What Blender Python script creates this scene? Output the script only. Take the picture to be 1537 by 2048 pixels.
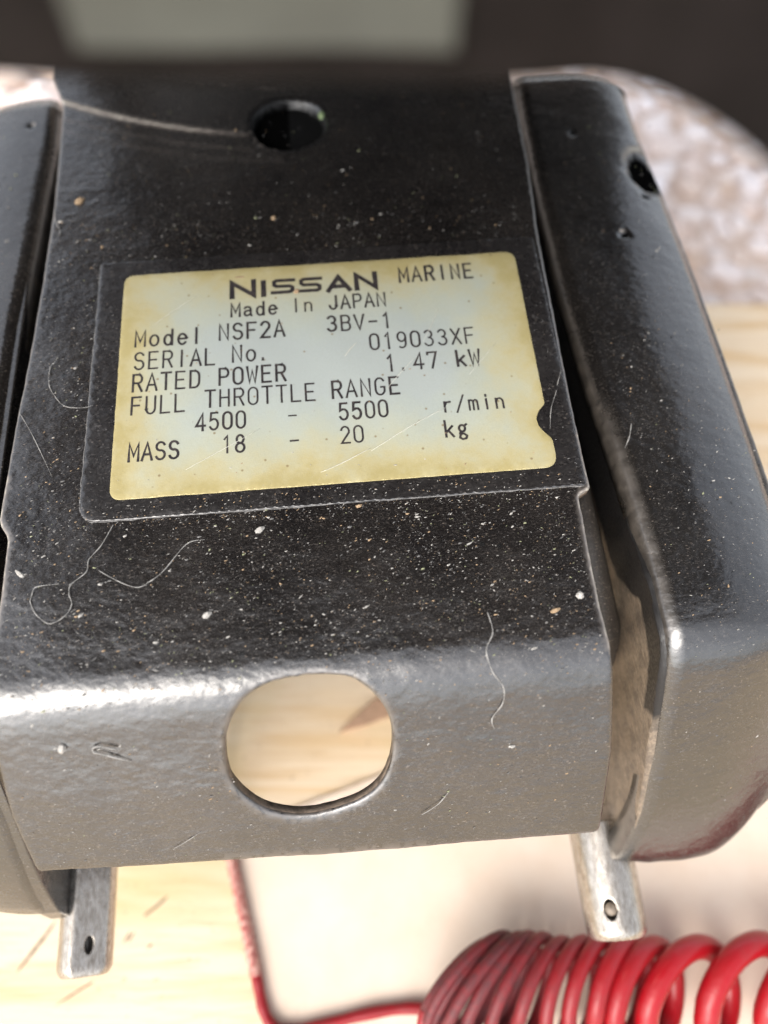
import bpy, bmesh, math, random
import numpy as np
from mathutils import Vector, Matrix, geometry
random.seed(7)
rng = np.random.RandomState(11)
MM = 0.001
R_ = math.radians
for o in list(bpy.data.objects): bpy.data.objects.remove(o)
SC = bpy.context.scene
COL = SC.collection

# ------------------------------------------------------------------ camera, sky, sun, exposure
cam = bpy.data.cameras.new('camera')
camo = bpy.data.objects.new('camera', cam); COL.objects.link(camo)
camo.location = (0, 0, 0.164); camo.rotation_euler = (R_(30), 0, 0)
cam.sensor_fit = 'VERTICAL'; cam.sensor_height = 36.0; cam.lens = 36.0*1500/2048
cam.clip_start = 0.002; cam.clip_end = 60
cam.dof.use_dof = True; cam.dof.focus_distance = 0.100; cam.dof.aperture_fstop = 9.5
SC.camera = camo

W = bpy.data.worlds.new('World'); SC.world = W; W.use_nodes = True
nt = W.node_tree; nt.nodes.clear()
sky = nt.nodes.new('ShaderNodeTexSky'); sky.sky_type = 'NISHITA'; sky.sun_disc = False
SUN_EL, SUN_AZ = 44, 214            # azimuth clockwise from +Y
sky.sun_elevation = R_(SUN_EL); sky.sun_rotation = R_(SUN_AZ)
sky.air_density = 1.0; sky.dust_density = 3.0; sky.ozone_density = 0.6
bg = nt.nodes.new('ShaderNodeBackground'); bg.inputs['Strength'].default_value = 0.15
wo = nt.nodes.new('ShaderNodeOutputWorld')
hs = nt.nodes.new('ShaderNodeHueSaturation'); hs.inputs['Saturation'].default_value = .30
nt.links.new(sky.outputs[0], hs.inputs['Color']); nt.links.new(hs.outputs[0], bg.inputs[0]); nt.links.new(bg.outputs[0], wo.inputs[0])
sl = bpy.data.lights.new('sun', 'SUN'); sl.energy = .7; sl.angle = R_(38); sl.color = (1, .92, .82)
so = bpy.data.objects.new('sun', sl); COL.objects.link(so)
sd = Vector((math.sin(R_(SUN_AZ))*math.cos(R_(SUN_EL)), math.cos(R_(SUN_AZ))*math.cos(R_(SUN_EL)), math.sin(R_(SUN_EL))))
so.rotation_euler = sd.to_track_quat('Z', 'Y').to_euler(); so.location = sd
SC.view_settings.view_transform = 'Standard'; SC.view_settings.look = 'None'
SC.view_settings.exposure = 1.25; SC.view_settings.gamma = 1
SC.render.engine = 'CYCLES'

# ------------------------------------------------------------------ node helpers
class NB:
    def __init__(s, name):
        s.m = bpy.data.materials.new(name); s.m.use_nodes = True
        s.t = s.m.node_tree; s.t.nodes.clear()
        s.out = s.t.nodes.new('ShaderNodeOutputMaterial')
        s.b = s.t.nodes.new('ShaderNodeBsdfPrincipled')
        s.t.links.new(s.b.outputs[0], s.out.inputs[0])
        tc = s.t.nodes.new('ShaderNodeTexCoord'); mp = s.t.nodes.new('ShaderNodeMapping')
        mp.inputs['Scale'].default_value = (1000, 1000, 1000)
        s.t.links.new(tc.outputs['Object'], mp.inputs[0]); s.co = mp.outputs[0]
    def set(s, **k):
        for a, v in k.items():
            i = s.b.inputs[a.replace('_', ' ')]
            if hasattr(v, 'is_output'): s.t.links.new(v, i)
            else: i.default_value = v if not (isinstance(v, tuple) and len(v) == 3 and i.type == 'RGBA') else (*v, 1)
        return s
    def mapped(s, scale=(1, 1, 1), rot=(0, 0, 0), loc=(0, 0, 0)):
        mp = s.t.nodes.new('ShaderNodeMapping'); s.t.links.new(s.co, mp.inputs[0])
        mp.inputs['Scale'].default_value = scale; mp.inputs['Rotation'].default_value = rot; mp.inputs['Location'].default_value = loc
        return mp.outputs[0]
    def noise(s, scale, detail=3, rough=.5, co=None, dist=0, out=0):
        n = s.t.nodes.new('ShaderNodeTexNoise'); n.inputs['Scale'].default_value = scale
        n.inputs['Detail'].default_value = detail; n.inputs['Roughness'].default_value = rough
        n.inputs['Distortion'].default_value = dist
        s.t.links.new(co if co is not None else s.co, n.inputs['Vector']); return n.outputs[out]
    def voro(s, scale, co=None, feature='F1', out='Distance', rnd=1):
        n = s.t.nodes.new('ShaderNodeTexVoronoi'); n.inputs['Scale'].default_value = scale; n.feature = feature
        n.inputs['Randomness'].default_value = rnd
        s.t.links.new(co if co is not None else s.co, n.inputs['Vector']); return n.outputs[out]
    def ramp(s, f, stops, mode='LINEAR'):
        n = s.t.nodes.new('ShaderNodeValToRGB'); n.color_ramp.interpolation = mode
        e = n.color_ramp.elements
        while len(e) < len(stops): e.new(.5)
        for i, (p, c) in enumerate(stops):
            e[i].position = p; e[i].color = (c, c, c, 1) if not isinstance(c, tuple) else (*c, 1)
        s.t.links.new(f, n.inputs[0]); return n.outputs[0]
    def math(s, op, a, b=0, c=None):
        n = s.t.nodes.new('ShaderNodeMath'); n.operation = op
        for i, v in enumerate((a, b) if c is None else (a, b, c)):
            if hasattr(v, 'is_output'): s.t.links.new(v, n.inputs[i])
            else: n.inputs[i].default_value = v
        return n.outputs[0]
    def mix(s, f, a, b, blend='MIX'):
        n = s.t.nodes.new('ShaderNodeMix'); n.data_type = 'RGBA'; n.blend_type = blend
        for i, v in ((0, f), (6, a), (7, b)):
            if hasattr(v, 'is_output'): s.t.links.new(v, n.inputs[i])
            else: n.inputs[i].default_value = v if not isinstance(v, tuple) else (*v, 1)
        return n.outputs[2]
    def attr(s, name):
        n = s.t.nodes.new('ShaderNodeAttribute'); n.attribute_name = name; return n.outputs['Fac']
    def sep(s, i, co=None):
        n = s.t.nodes.new('ShaderNodeSeparateXYZ'); s.t.links.new(co if co is not None else s.co, n.inputs[0]); return n.outputs[i]
    def bump(s, h, dist_mm, strength=1, prev=None):
        n = s.t.nodes.new('ShaderNodeBump'); n.inputs['Distance'].default_value = dist_mm*MM
        n.inputs['Strength'].default_value = strength; s.t.links.new(h, n.inputs['Height'])
        if prev is not None: s.t.links.new(prev, n.inputs['Normal'])
        s.t.links.new(n.outputs[0], s.b.inputs['Normal']); return n.outputs[0]

def m_paint(name, base, dust, dust_amt=.5, rough=.33, orange=1.0, spec=.9, ior=1.5):
    n = NB(name)
    n.co = n.mapped(rot=(0, 0, 0))
    st = n.mapped(scale=(.7, 1.4, 1), rot=(0, 0, R_(-18)))
    big = n.noise(.06, 4)
    clouds = n.ramp(n.noise(.35, 5, .6), [(.35, 0.), (.75, 1.)])
    fine = n.ramp(n.noise(3.2, 3, .7, st), [(.54, 0.), (.70, 1.)])
    micro = n.ramp(n.noise(8, 2, .6), [(.5, 0.), (.8, 1.)])
    a = n.math('MULTIPLY', n.math('ADD', n.math('MULTIPLY', fine, .8), n.math('MULTIPLY', micro, .5)), n.math('ADD', n.math('MULTIPLY', clouds, .6), .4))
    a = n.math('MULTIPLY', a, dust_amt)
    a = n.math('ADD', a, n.math('MULTIPLY', n.ramp(big, [(.35, 0.), (.7, 1.)]), .12*dust_amt))
    a = n.math('MINIMUM', n.math('ADD', a, n.attr('wear_shading')), 1)
    a = n.math('MAXIMUM', a, 0)
    dk = n.math('MINIMUM', n.math('MAXIMUM', n.math('MULTIPLY', n.attr('wear_shading'), -1), 0), 1)
    col = n.mix(a, base, dust)
    # sparse flecks in the paint
    v = n.voro(1.5, st); vc = n.voro(1.5, st, out='Color')
    pick = n.math('GREATER_THAN', n.sep(0, vc), .58)
    fl = n.math('MULTIPLY', n.ramp(v, [(.07, 1.), (.2, 0.)]), pick)
    col = n.mix(n.math('MULTIPLY', fl, .8*dust_amt), col, (.36, .30, .25))
    pit = n.math('MULTIPLY', n.ramp(n.voro(.16), [(.045, 1.), (.07, 0.)]), 1)
    col = n.mix(pit, col, (.006, .006, .006))
    col = n.mix(n.math('MINIMUM', n.math('MAXIMUM', n.math('SUBTRACT', n.attr('wear_shading'), 1), 0), 1), col, (.48, .45, .37))
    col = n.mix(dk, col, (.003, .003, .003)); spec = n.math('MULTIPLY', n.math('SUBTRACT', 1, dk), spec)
    r = n.math('ADD', n.math('ADD', n.math('MULTIPLY', a, .35), n.math('MULTIPLY', dk, .4)), rough)
    r = n.math('ADD', r, n.math('MULTIPLY', n.noise(1.2, 3), .10))
    n.set(Base_Color=col, Roughness=r, Specular_IOR_Level=spec, IOR=ior)
    b0 = n.bump(n.noise(.16, 3, .6, n.mapped(scale=(.8, 1.3, 1))), .35*orange)
    b = n.bump(n.noise(.75, 2, .5, n.mapped(scale=(1, 1.25, 1), rot=(0, 0, .3))), .09*orange, 1, b0)
    n.bump(n.noise(3.4, 3, .6, st), .020*orange, 1, b)
    return n.m

def m_plain(name, col, rough=.5, metal=0., var=.3, scale=1., bump=0.02, spec=.5):
    n = NB(name)
    f = n.noise(scale, 4, .6)
    d = tuple(c*(1-var) for c in col); l = tuple(min(1, c*(1+var)) for c in col)
    n.set(Base_Color=n.ramp(f, [(.3, d), (.7, l)]), Roughness=n.math('ADD', n.math('MULTIPLY', n.noise(scale*3, 2), .2), rough-.1), Metallic=metal, Specular_IOR_Level=spec)
    if bump: n.bump(n.noise(scale*4, 3), bump)
    return n.m

M = {}
M['paint'] = m_paint('black_paint', (.004, .0034, .0036), (.19, .16, .135), .44, .19, .75, .95, 1.72)
M['paint_bracket'] = m_paint('black_bracket_paint', (.0045, .004, .004), (.18, .155, .13), .38, .18, .65, .95, 1.72)
M['paint_dark'] = m_plain('dark_casting', (.010, .010, .011), .5, 0, .4, .8, .05)
M['cowl'] = m_plain('cowl_plastic', (.0075, .006, .0062), .6, 0, .35, .25, .03, .15)
M['patch'] = m_plain('pale_cowl_patch', (.062, .068, .06), .5, 0, .35, .06, .0)
M['film'] = m_paint('sticker_film', (.006, .0052, .0056), (.19, .17, .155), .46, .22, .6, .95, 1.72)
M['rim'] = m_plain('dusty_adhesive', (.16, .155, .15), .8, 0, .5, 2.5, .02)
M['edge'] = m_plain('rubbed_edge', (.30, .28, .25), .45, .2, .5, 1.2, .03)
M['cut'] = m_plain('raw_cut_edge', (.22, .17, .13), .55, .0, .6, 1.0, .08)
M['rib'] = m_paint('dusty_rib', (.03, .026, .023), (.26, .21, .16), .9, .4, 1.2, .5)
M['scr'] = m_plain('bright_scratch', (.62, .61, .54), .5, 0, .2, 3, 0)
M['steel'] = None
n = NB('zinc_steel')
sc = n.noise(1.0, 5, .7, n.mapped(scale=(2.2, .35, 2.2)))
n.set(Base_Color=n.ramp(n.noise(1.4, 5, .7, n.mapped(scale=(1.6, .5, 1.6))), [(.3, (.26, .22, .18)), (.5, (.44, .40, .35)), (.75, (.66, .62, .57))]), Metallic=.85,
      Roughness=n.ramp(sc, [(.3, .17), (.7, .34)]))
n.bump(n.noise(4, 4, .7, n.mapped(scale=(1, .5, 1))), .025); M['steel'] = n.m
def m_cheek(name, use_wear):
    n = NB(name)
    g = n.noise(1.2, 5, .65, n.mapped(scale=(2.5, .30, 2.5)))
    col = n.ramp(g, [(.30, (.15, .115, .085)), (.5, (.25, .20, .15)), (.72, (.36, .30, .23))])
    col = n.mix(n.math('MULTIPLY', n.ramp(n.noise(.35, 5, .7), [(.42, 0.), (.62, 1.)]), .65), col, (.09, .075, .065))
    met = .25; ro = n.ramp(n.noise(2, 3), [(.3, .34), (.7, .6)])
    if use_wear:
        w = n.math('MINIMUM', n.math('MULTIPLY', n.attr('wear_shading'), n.math('ADD', n.noise(1.5, 5, .7), .62)), 1)
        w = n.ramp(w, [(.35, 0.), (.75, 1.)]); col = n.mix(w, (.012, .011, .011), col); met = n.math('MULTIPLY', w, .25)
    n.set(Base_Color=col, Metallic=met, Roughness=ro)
    n.bump(g, .05); return n.m
M['cheek'] = m_cheek('worn_cheek_metal', True); M['cheek_plain'] = m_cheek('worn_bushing_metal', False)
# nameplate: printed foil, yellowed towards its border by age
n = NB('nameplate_foil')
e = n.math('ADD', n.attr('edge_mm'), n.math('MULTIPLY', n.math('SUBTRACT', n.noise(.10, 6, .68), .5), 16.))
e = n.math('MULTIPLY', e, 1/15.)
col = n.ramp(e, [(.0, (.44, .37, .17)), (.12, (.49, .43, .235)), (.30, (.49, .47, .32)), (.52, (.46, .48, .39)), (.8, (.43, .47, .43)), (1., (.42, .46, .44))])
sp = n.ramp(n.noise(2.6, 4, .7), [(.60, 0.), (.72, 1.)])
col = n.mix(n.math('MULTIPLY', sp, .35), col, (.52, .48, .38))
col = n.mix(n.ramp(n.voro(.42), [(.05, .75), (.10, 0.)]), col, (.22, .15, .07))
col = n.mix(n.math('MULTIPLY', n.ramp(n.noise(9, 2, .6), [(.45, 0.), (.75, 1.)]), .22), col, (.20, .19, .15))
n.set(Base_Color=col, Roughness=n.ramp(n.noise(1.4, 3), [(.3, .32), (.7, .5)]), Metallic=.15)
n.bump(n.noise(2.2, 4, .6), .02); M['foil'] = n.m
# black print with small worn breaks
n = NB('black_print')
n.set(Base_Color=n.ramp(n.noise(2, 3), [(.4, (.020, .017, .02)), (.8, (.07, .055, .05))]), Roughness=.5)
tr = n.t.nodes.new('ShaderNodeBsdfTransparent'); mx = n.t.nodes.new('ShaderNodeMixShader')
wr = n.ramp(n.noise(2.4, 5, .8, n.mapped(loc=(7.3, 4.1, 0))), [(.60, 0.), (.70, .9)])
n.t.links.new(wr, mx.inputs[0]); n.t.links.new(n.b.outputs[0], mx.inputs[1]); n.t.links.new(tr.outputs[0], mx.inputs[2])
n.t.links.new(mx.outputs[0], n.out.inputs[0]); M['print'] = n.m
# cream timber board
n = NB('cream_board')
gr = n.noise(.055, 6, .6, n.mapped(scale=(.22, 1.6, 1), rot=(0, 0, R_(-6))), 1.2)
fg = n.noise(.5, 5, .65, n.mapped(scale=(.12, 1.8, 1), rot=(0, 0, R_(-6))), .6)
col = n.ramp(gr, [(.30, (.64, .42, .20)), (.43, (.70, .52, .32)), (.55, (.77, .63, .46)), (.75, (.72, .55, .36))])
col = n.mix(n.math('MULTIPLY', n.ramp(fg, [(.50, 0.), (.75, 1.)]), .5), col, (.50, .31, .14))
olive = n.math('MULTIPLY', n.ramp(n.noise(.022, 3), [(.5, 0.), (.68, 1.)]), .5)
col = n.mix(olive, col, (.52, .47, .20))
col = n.mix(n.ramp(n.noise(.65, 3, .6), [(.64, 0.), (.74, .7)]), col, (.28, .17, .09))
n.set(Base_Color=col, Roughness=.55); n.bump(fg, .08); M['board'] = n.m
n = NB('pale_card')
col = n.ramp(n.noise(.08, 5, .6), [(.3, (.74, .59, .46)), (.7, (.80, .68, .56))])
col = n.mix(n.ramp(n.noise(.55, 4, .7), [(.66, 0.), (.78, .5)]), col, (.50, .36, .22))
n.set(Base_Color=col, Roughness=.6); n.bump(n.noise(1.2, 4), .05); M['card'] = n.m
n = NB('pebble_bed')
col = n.ramp(n.noise(.09, 5, .65), [(.3, (.52, .38, .30)), (.55, (.62, .49, .41)), (.75, (.76, .67, .63))])
col = n.mix(n.ramp(n.voro(.10), [(.25, .75), (.5, 0.)]), col, (.72, .66, .64))
n.set(Base_Color=col, Roughness=.8); n.bump(n.noise(.2, 4), 1.5); M['bed'] = n.m
n = NB('pebble_stone')
oi = n.t.nodes.new('ShaderNodeObjectInfo')
col = n.ramp(oi.outputs['Random'], [(0., (.64, .50, .43)), (.3, (.78, .68, .65)), (.6, (.84, .79, .80)), (.85, (.70, .57, .50)), (1., (.58, .42, .31))])
col = n.mix(n.math('MULTIPLY', n.ramp(n.noise(.35, 4, .6), [(.4, 0.), (.7, 1.)]), .5), col, (.82, .78, .76))
n.set(Base_Color=col, Roughness=.6); n.bump(n.noise(.8, 4), .3); M['pebble'] = n.m
# red lanyard plastic
n = NB('red_cord')
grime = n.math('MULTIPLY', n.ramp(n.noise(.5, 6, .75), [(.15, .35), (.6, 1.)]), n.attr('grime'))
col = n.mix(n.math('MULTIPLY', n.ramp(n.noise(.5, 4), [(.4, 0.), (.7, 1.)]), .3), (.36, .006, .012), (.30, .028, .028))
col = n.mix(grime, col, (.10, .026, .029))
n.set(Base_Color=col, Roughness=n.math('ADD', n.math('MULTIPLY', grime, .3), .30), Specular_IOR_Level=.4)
n.bump(n.noise(.8, 4), .08); M['red'] = n.m
n = NB('faded_cord')
n.set(Base_Color=n.ramp(n.noise(1.1, 3, .6), [(.38, (.36, .09, .075)), (.62, (.62, .34, .28))]), Roughness=.65)
n.bump(n.noise(1.3, 3), .25); M['faded'] = n.m
M['lint'] = m_plain('lint', (.29, .28, .265), .8, 0, .3, 3, 0)
M['dustm'] = [m_plain('dust_pale', (.40, .38, .35), .8, 0, .3, 3, 0), m_plain('dust_tan', (.36, .25, .15), .8, 0, .3, 3, 0),
              m_plain('dust_grey', (.15, .145, .14), .8, 0, .3, 3, 0), m_plain('dust_olive', (.28, .29, .17), .8, 0, .3, 3, 0)]
M['wedge_shadow'] = m_plain('brown_shadow', (.40, .25, .16), .7, 0, .25, .8, .1)  # brown tone of the shadow wedge on the board
M['mark'] = m_plain('dark_scratch_dirt', (.16, .10, .06), .8, 0, .4, 1.5, .05)
M['green'] = m_plain('verdigris', (.25, .33, .16), .7, 0, .3, 2, .05)

# ------------------------------------------------------------------ mesh helpers
def link(name, me, mat, parent=None, smooth=True):
    if mat is not None:
        for m in (mat if isinstance(mat, list) else [mat]): me.materials.append(m)
    if smooth: me.polygons.foreach_set('use_smooth', [True]*len(me.polygons))
    o = bpy.data.objects.new(name, me); COL.objects.link(o)
    if parent is not None: o.parent = parent
    return o
def obj(name, verts, faces, mat, parent=None, smooth=True):
    me = bpy.data.meshes.new(name)
    me.from_pydata([tuple(c*MM for c in v) for v in verts], [], faces); me.update()
    return link(name, me, mat, parent, smooth)
def tag(o, label, cat, group=None):
    o['label'] = label; o['category'] = cat
    if group: o['group'] = group
    return o

def spline(P, n=20, closed=False):
    P = [np.array(p, float) for p in P]; N = len(P); out = []
    for i in range(N if closed else N-1):
        g = (lambda k: P[k % N]) if closed else (lambda k: P[min(max(k, 0), N-1)])
        p0, p1, p2, p3 = g(i-1), g(i), g(i+1), g(i+2)
        for k in range(n):
            u = k/n
            out.append(.5*((2*p1)+(-p0+p2)*u+(2*p0-5*p1+4*p2-p3)*u*u+(-p0+3*p1-3*p2+p3)*u**3))
    if not closed: out.append(P[-1])
    return np.array(out)
def mkprof(pts):
    d = spline(pts, 24); d = d[np.argsort(d[:, 0])]
    return lambda y: np.interp(y, d[:, 0], d[:, 1])
PLATE = mkprof([(90, 0), (55, 0), (30, 0), (10, 0), (-10, 0), (-30, 0), (-40, 0), (-42.8, -.05), (-45.2, -.8), (-47.4, -2.6), (-49.8, -5.2), (-55.1, -11.0), (-60.5, -17.2), (-64.3, -21.6), (-68, -25.9)])
BRACK = mkprof([(73, -17), (71, -10.5), (68, -5.6), (63.5, -3.4), (59, -3), (30, -3), (0, -3), (-30, -3), (-40, -3.1), (-42.8, -3.7), (-45, -5.2), (-47, -7.4), (-50, -11.2), (-56, -18.8), (-62, -26.6), (-66, -33), (-70, -41), (-73, -47)])
def sheet_map(prof, dz=0.):
    def f(U):
        x, y = U[:, 0], U[:, 1]; e = .05
        s = (prof(y+e)-prof(y-e))/(2*e); k = 1/np.sqrt(1+s*s)
        P = np.stack([x, y, prof(y)], 1); Nn = np.stack([0*x, -s*k, k], 1)
        return P+Nn*dz, Nn
    return f
def round_poly(P, r):
    out = []; N = len(P)
    for i in range(N):
        p = P[i]; rr = p[2] if len(p) > 2 else r
        a = np.array(P[i-1][:2], float); b = np.array(p[:2], float); c = np.array(P[(i+1) % N][:2], float)
        if rr <= .01: out.append(b); continue
        u = (a-b); lu = np.linalg.norm(u); v = (c-b); lv = np.linalg.norm(v)
        rr = min(rr, lu*.45, lv*.45)
        p0 = b+u/lu*rr; p1 = b+v/lv*rr
        for k in range(7):
            t = k/6; out.append((1-t)**2*p0+2*t*(1-t)*b+t*t*p1)
    return np.array(out)
def resample(P, step, jit=0):
    out = []
    N = len(P)
    for i in range(N):
        a, b = P[i], P[(i+1) % N]; L = np.linalg.norm(b-a); k = max(1, int(round(L/step)))
        for j in range(k): out.append(a+(b-a)*j/k)
    out = np.array(out)
    if jit:
        N = len(out); t = np.roll(out, -1, 0)-np.roll(out, 1, 0); t /= np.linalg.norm(t, axis=1)[:, None]+1e-9
        nn = np.stack([t[:, 1], -t[:, 0]], 1)
        q = rng.normal(0, 1, N); q = (q+np.roll(q, 1)+np.roll(q, -1))/3
        out = out+nn*(q*jit)[:, None]
    return out
def inside(Pt, poly):
    x, y = Pt[:, 0], Pt[:, 1]; c = np.zeros(len(Pt), bool); N = len(poly)
    for i in range(N):
        x0, y0 = poly[i]; x1, y1 = poly[(i+1) % N]
        if y0 == y1: continue
        m = ((y0 > y) != (y1 > y)) & (x < (x1-x0)*(y-y0)/(y1-y0)+x0); c ^= m
    return c
def bdist(Pt, loops):
    d = np.full(len(Pt), 1e9)
    for L in loops:
        A = L; B = np.roll(L, -1, 0)
        for s in range(0, len(Pt), 4000):
            q = Pt[s:s+4000, None, :]; ab = (B-A)[None]; t = np.clip(((q-A[None])*ab).sum(2)/((ab**2).sum(2)+1e-12), 0, 1)
            dd = np.linalg.norm(q-(A[None]+ab*t[..., None]), axis=2).min(1)
            d[s:s+4000] = np.minimum(d[s:s+4000], dd)
    return d
def surf(name, outer, holes, fmap, thick, grid, er, mat, parent, hfn=None, wear_shading=None, edge_attr=False, hole_er=None):
    loops = [outer]+holes
    P = []; E = []; nb = 0
    for L in loops:
        k = len(L); P.append(L); E += [(nb+i, nb+(i+1) % k) for i in range(k)]; nb += k
    B = np.vstack(P)
    mn, mx = outer.min(0), outer.max(0)
    gx = np.arange(mn[0], mx[0], grid); gy = np.arange(mn[1], mx[1], grid)
    G = np.stack(np.meshgrid(gx, gy), -1).reshape(-1, 2)+grid*.3
    G[:, 0] += (np.round((G[:, 1]-mn[1])/grid) % 2)*grid*.5
    ok = inside(G, outer)
    for h in holes: ok &= ~inside(G, h)
    G = G[ok]; d = bdist(G, loops); G = G[d > max(er, .12)*1.0+.08]
    extra = []
    if er > 0:
        for L in loops:
            t = np.roll(L, -1, 0)-np.roll(L, 1, 0); t /= np.linalg.norm(t, axis=1)[:, None]+1e-9
            nn = np.stack([-t[:, 1], t[:, 0]], 1)
            for q in (.12, .4, 1.0):
                for sg in (1, -1):
                    c = L+nn*sg*er*q; k = inside(c, outer)
                    for h in holes: k &= ~inside(c, h)
                    c = c[k]
                    if len(c): dd = bdist(c, loops); extra.append(c[dd > er*q*.8])
    pts = np.vstack([B]+extra+[G])
    r = geometry.delaunay_2d_cdt([Vector(p) for p in pts], E, [], 0, 1e-5)
    V = np.array([tuple(v) for v in r[0]]); F = np.array([f for f in r[2] if len(f) == 3])
    cen = V[F].mean(1); ok = inside(cen, outer)
    for h in holes: ok &= ~inside(cen, h)
    F = F[ok]
    a, b, c = V[F[:, 0]], V[F[:, 1]], V[F[:, 2]]
    ar = (b[:, 0]-a[:, 0])*(c[:, 1]-a[:, 1])-(b[:, 1]-a[:, 1])*(c[:, 0]-a[:, 0])
    F[ar < 0] = F[ar < 0][:, ::-1]
    d = bdist(V, loops)
    h = np.zeros(len(V))
    if er > 0:
        q = np.clip(er-d, 0, er); h -= er-np.sqrt(np.maximum(er*er-q*q, 0))
    if hfn is not None: h = h+hfn(V)
    Pm, Nm = fmap(V); top = Pm+Nm*h[:, None]; bot = Pm-Nm*thick
    n = len(V); faces = [tuple(f) for f in F]+[(f[0]+n, f[2]+n, f[1]+n) for f in F]
    from collections import Counter
    cnt = {}
    for f in F:
        for i in range(3):
            e = (f[i], f[(i+1) % 3]); cnt[e] = 1
    ntop = len(faces)
    for (i, j) in cnt:
        if (j, i) not in cnt: faces.append((j, i, i+n, j+n))
    me = bpy.data.meshes.new(name)
    me.from_pydata((np.vstack([top, bot])*MM).tolist(), [], [tuple(int(k) for k in f) for f in faces]); me.update()
    w = np.zeros(n) if wear_shading is None else wear_shading(V, d)
    at = me.attributes.new('wear_shading', 'FLOAT', 'POINT'); at.data.foreach_set('value', np.concatenate([w, w]).astype(np.float32))
    if edge_attr:
        at = me.attributes.new('edge_mm', 'FLOAT', 'POINT'); at.data.foreach_set('value', np.concatenate([d, d]).astype(np.float32))
    o = link(name, me, mat, parent)
    if isinstance(mat, list): me.polygons.foreach_set('material_index', [0]*ntop+[1]*(len(faces)-ntop))
    return o
def tube(path, rad, seg=8, caps=True):
    P = [np.array(p, float) for p in path]; n = len(P); V = []; F = []
    rad = [rad]*n if np.isscalar(rad) else rad
    t0 = P[1]-P[0]; t0 /= np.linalg.norm(t0)
    ref = np.array([0, 0, 1.]) if abs(t0[2]) < .9 else np.array([1., 0, 0])
    a = np.cross(t0, ref); a /= np.linalg.norm(a)
    for i in range(n):
        t = P[min(i+1, n-1)]-P[max(i-1, 0)]; t /= np.linalg.norm(t)+1e-12
        a = a-t*(a@t); a /= np.linalg.norm(a)+1e-12; b = np.cross(t, a)
        for k in range(seg):
            th = 2*math.pi*k/seg; V.append(P[i]+rad[i]*(a*math.cos(th)+b*math.sin(th)))
    for i in range(n-1):
        for k in range(seg):
            k2 = (k+1) % seg; F.append((i*seg+k, i*seg+k2, (i+1)*seg+k2, (i+1)*seg+k))
    if caps: F.append(tuple(range(seg))[::-1]); F.append(tuple((n-1)*seg+k for k in range(seg)))
    return V, F
def prism(poly, z0, z1, er=0):
    """vertical prism of an (x,y) outline, lower and upper rims rounded by er"""
    N = len(poly); V = []; F = []; rings = []
    t = np.roll(poly, -1, 0)-np.roll(poly, 1, 0); t /= np.linalg.norm(t, axis=1)[:, None]
    nn = np.stack([-t[:, 1], t[:, 0]], 1)
    ar = sum(poly[i][0]*poly[(i+1) % N][1]-poly[(i+1) % N][0]*poly[i][1] for i in range(N))
    if ar < 0: poly = poly[::-1]; nn = -nn[::-1]; 
    t = np.roll(poly, -1, 0)-np.roll(poly, 1, 0); t /= np.linalg.norm(t, axis=1)[:, None]; nn = np.stack([-t[:, 1], t[:, 0]], 1)
    prof = [(er*(1-math.sin(a)), er*(1-math.cos(a))) for a in [0, .3, .6, .9, 1.2, math.pi/2]] if er > 0 else [(0, 0)]
    lev = [(i_, z0+z_) for i_, z_ in [(er*(1-math.sin(a)), er*(1-math.cos(a))) for a in (0, .3, .6, .9, 1.2, 1.5708)]] if er > 0 else [(0, z0)]
    lev += [(i_, z1-(z_-z0)) for i_, z_ in lev[::-1]]
    for ins, z in lev:
        for p, q in zip(poly, nn): V.append((p[0]+q[0]*ins, p[1]+q[1]*ins, z))
    for k in range(len(lev)-1):
        for i in range(N): j = (i+1) % N; F.append((k*N+i, k*N+j, (k+1)*N+j, (k+1)*N+i))
    F.append(tuple(range(N))[::-1]); F.append(tuple((len(lev)-1)*N+i for i in range(N)))
    return V, F

# ------------------------------------------------------------------ setting
def setkind(o, k='structure'): o['kind'] = k; return o
s = 4000
setkind(obj('ground', [(-s, -s, -34), (s, -s, -34), (s, s, -34), (-s, s, -34)], [(0, 1, 2, 3)], M['bed'], None, False))
ground = bpy.data.objects['ground']
pebs = []
for k in range(6):
    bm = bmesh.new(); bmesh.ops.create_icosphere(bm, subdivisions=2, radius=1)
    ph = [random.uniform(0, 6.28) for _ in range(6)]
    for v in bm.verts:
        c = v.co; f = 1+.13*math.sin(2.3*c.x+ph[0])+.11*math.sin(2.9*c.y+ph[1])+.08*math.sin(3.7*c.z+ph[2])
        v.co = Vector((c.x*f*random.uniform(.97, 1.03), c.y*f*.8, c.z*f*.5))*MM
    me = bpy.data.meshes.new('pebble'); bm.to_mesh(me); bm.free(); me.materials.append(M['pebble'])
    me.polygons.foreach_set('use_smooth', [True]*len(me.polygons)); pebs.append(me)
cnt = 0; placed = []
def peb_zone(x0, x1, y0, y1, num):
    global cnt
    tries = 0; c = 0
    while c < num and tries < num*40:
        tries += 1
        x, y = random.uniform(x0, x1), random.uniform(y0, y1); r = random.choice([4, 5, 6, 7, 9, 11])*random.uniform(.85, 1.1)
        if any((x-a)**2+(y-b)**2 < ((r+q)*.80)**2 for a, b, q in placed): continue
        placed.append((x, y, r)); c += 1
        o = bpy.data.objects.new('pebble', random.choice(pebs)); COL.objects.link(o); o.parent = ground
        o.location = (x*MM, y*MM, (-34+r*.12)*MM); o.scale = (r, r, r*random.uniform(.7, 1.1)); o.rotation_euler = (random.uniform(-.2, .2), random.uniform(-.2, .2), random.uniform(0, 6.28))
peb_zone(80, 195, 172, 355, 170)
peb_zone(-205, -105, 265, 350, 75)

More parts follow.
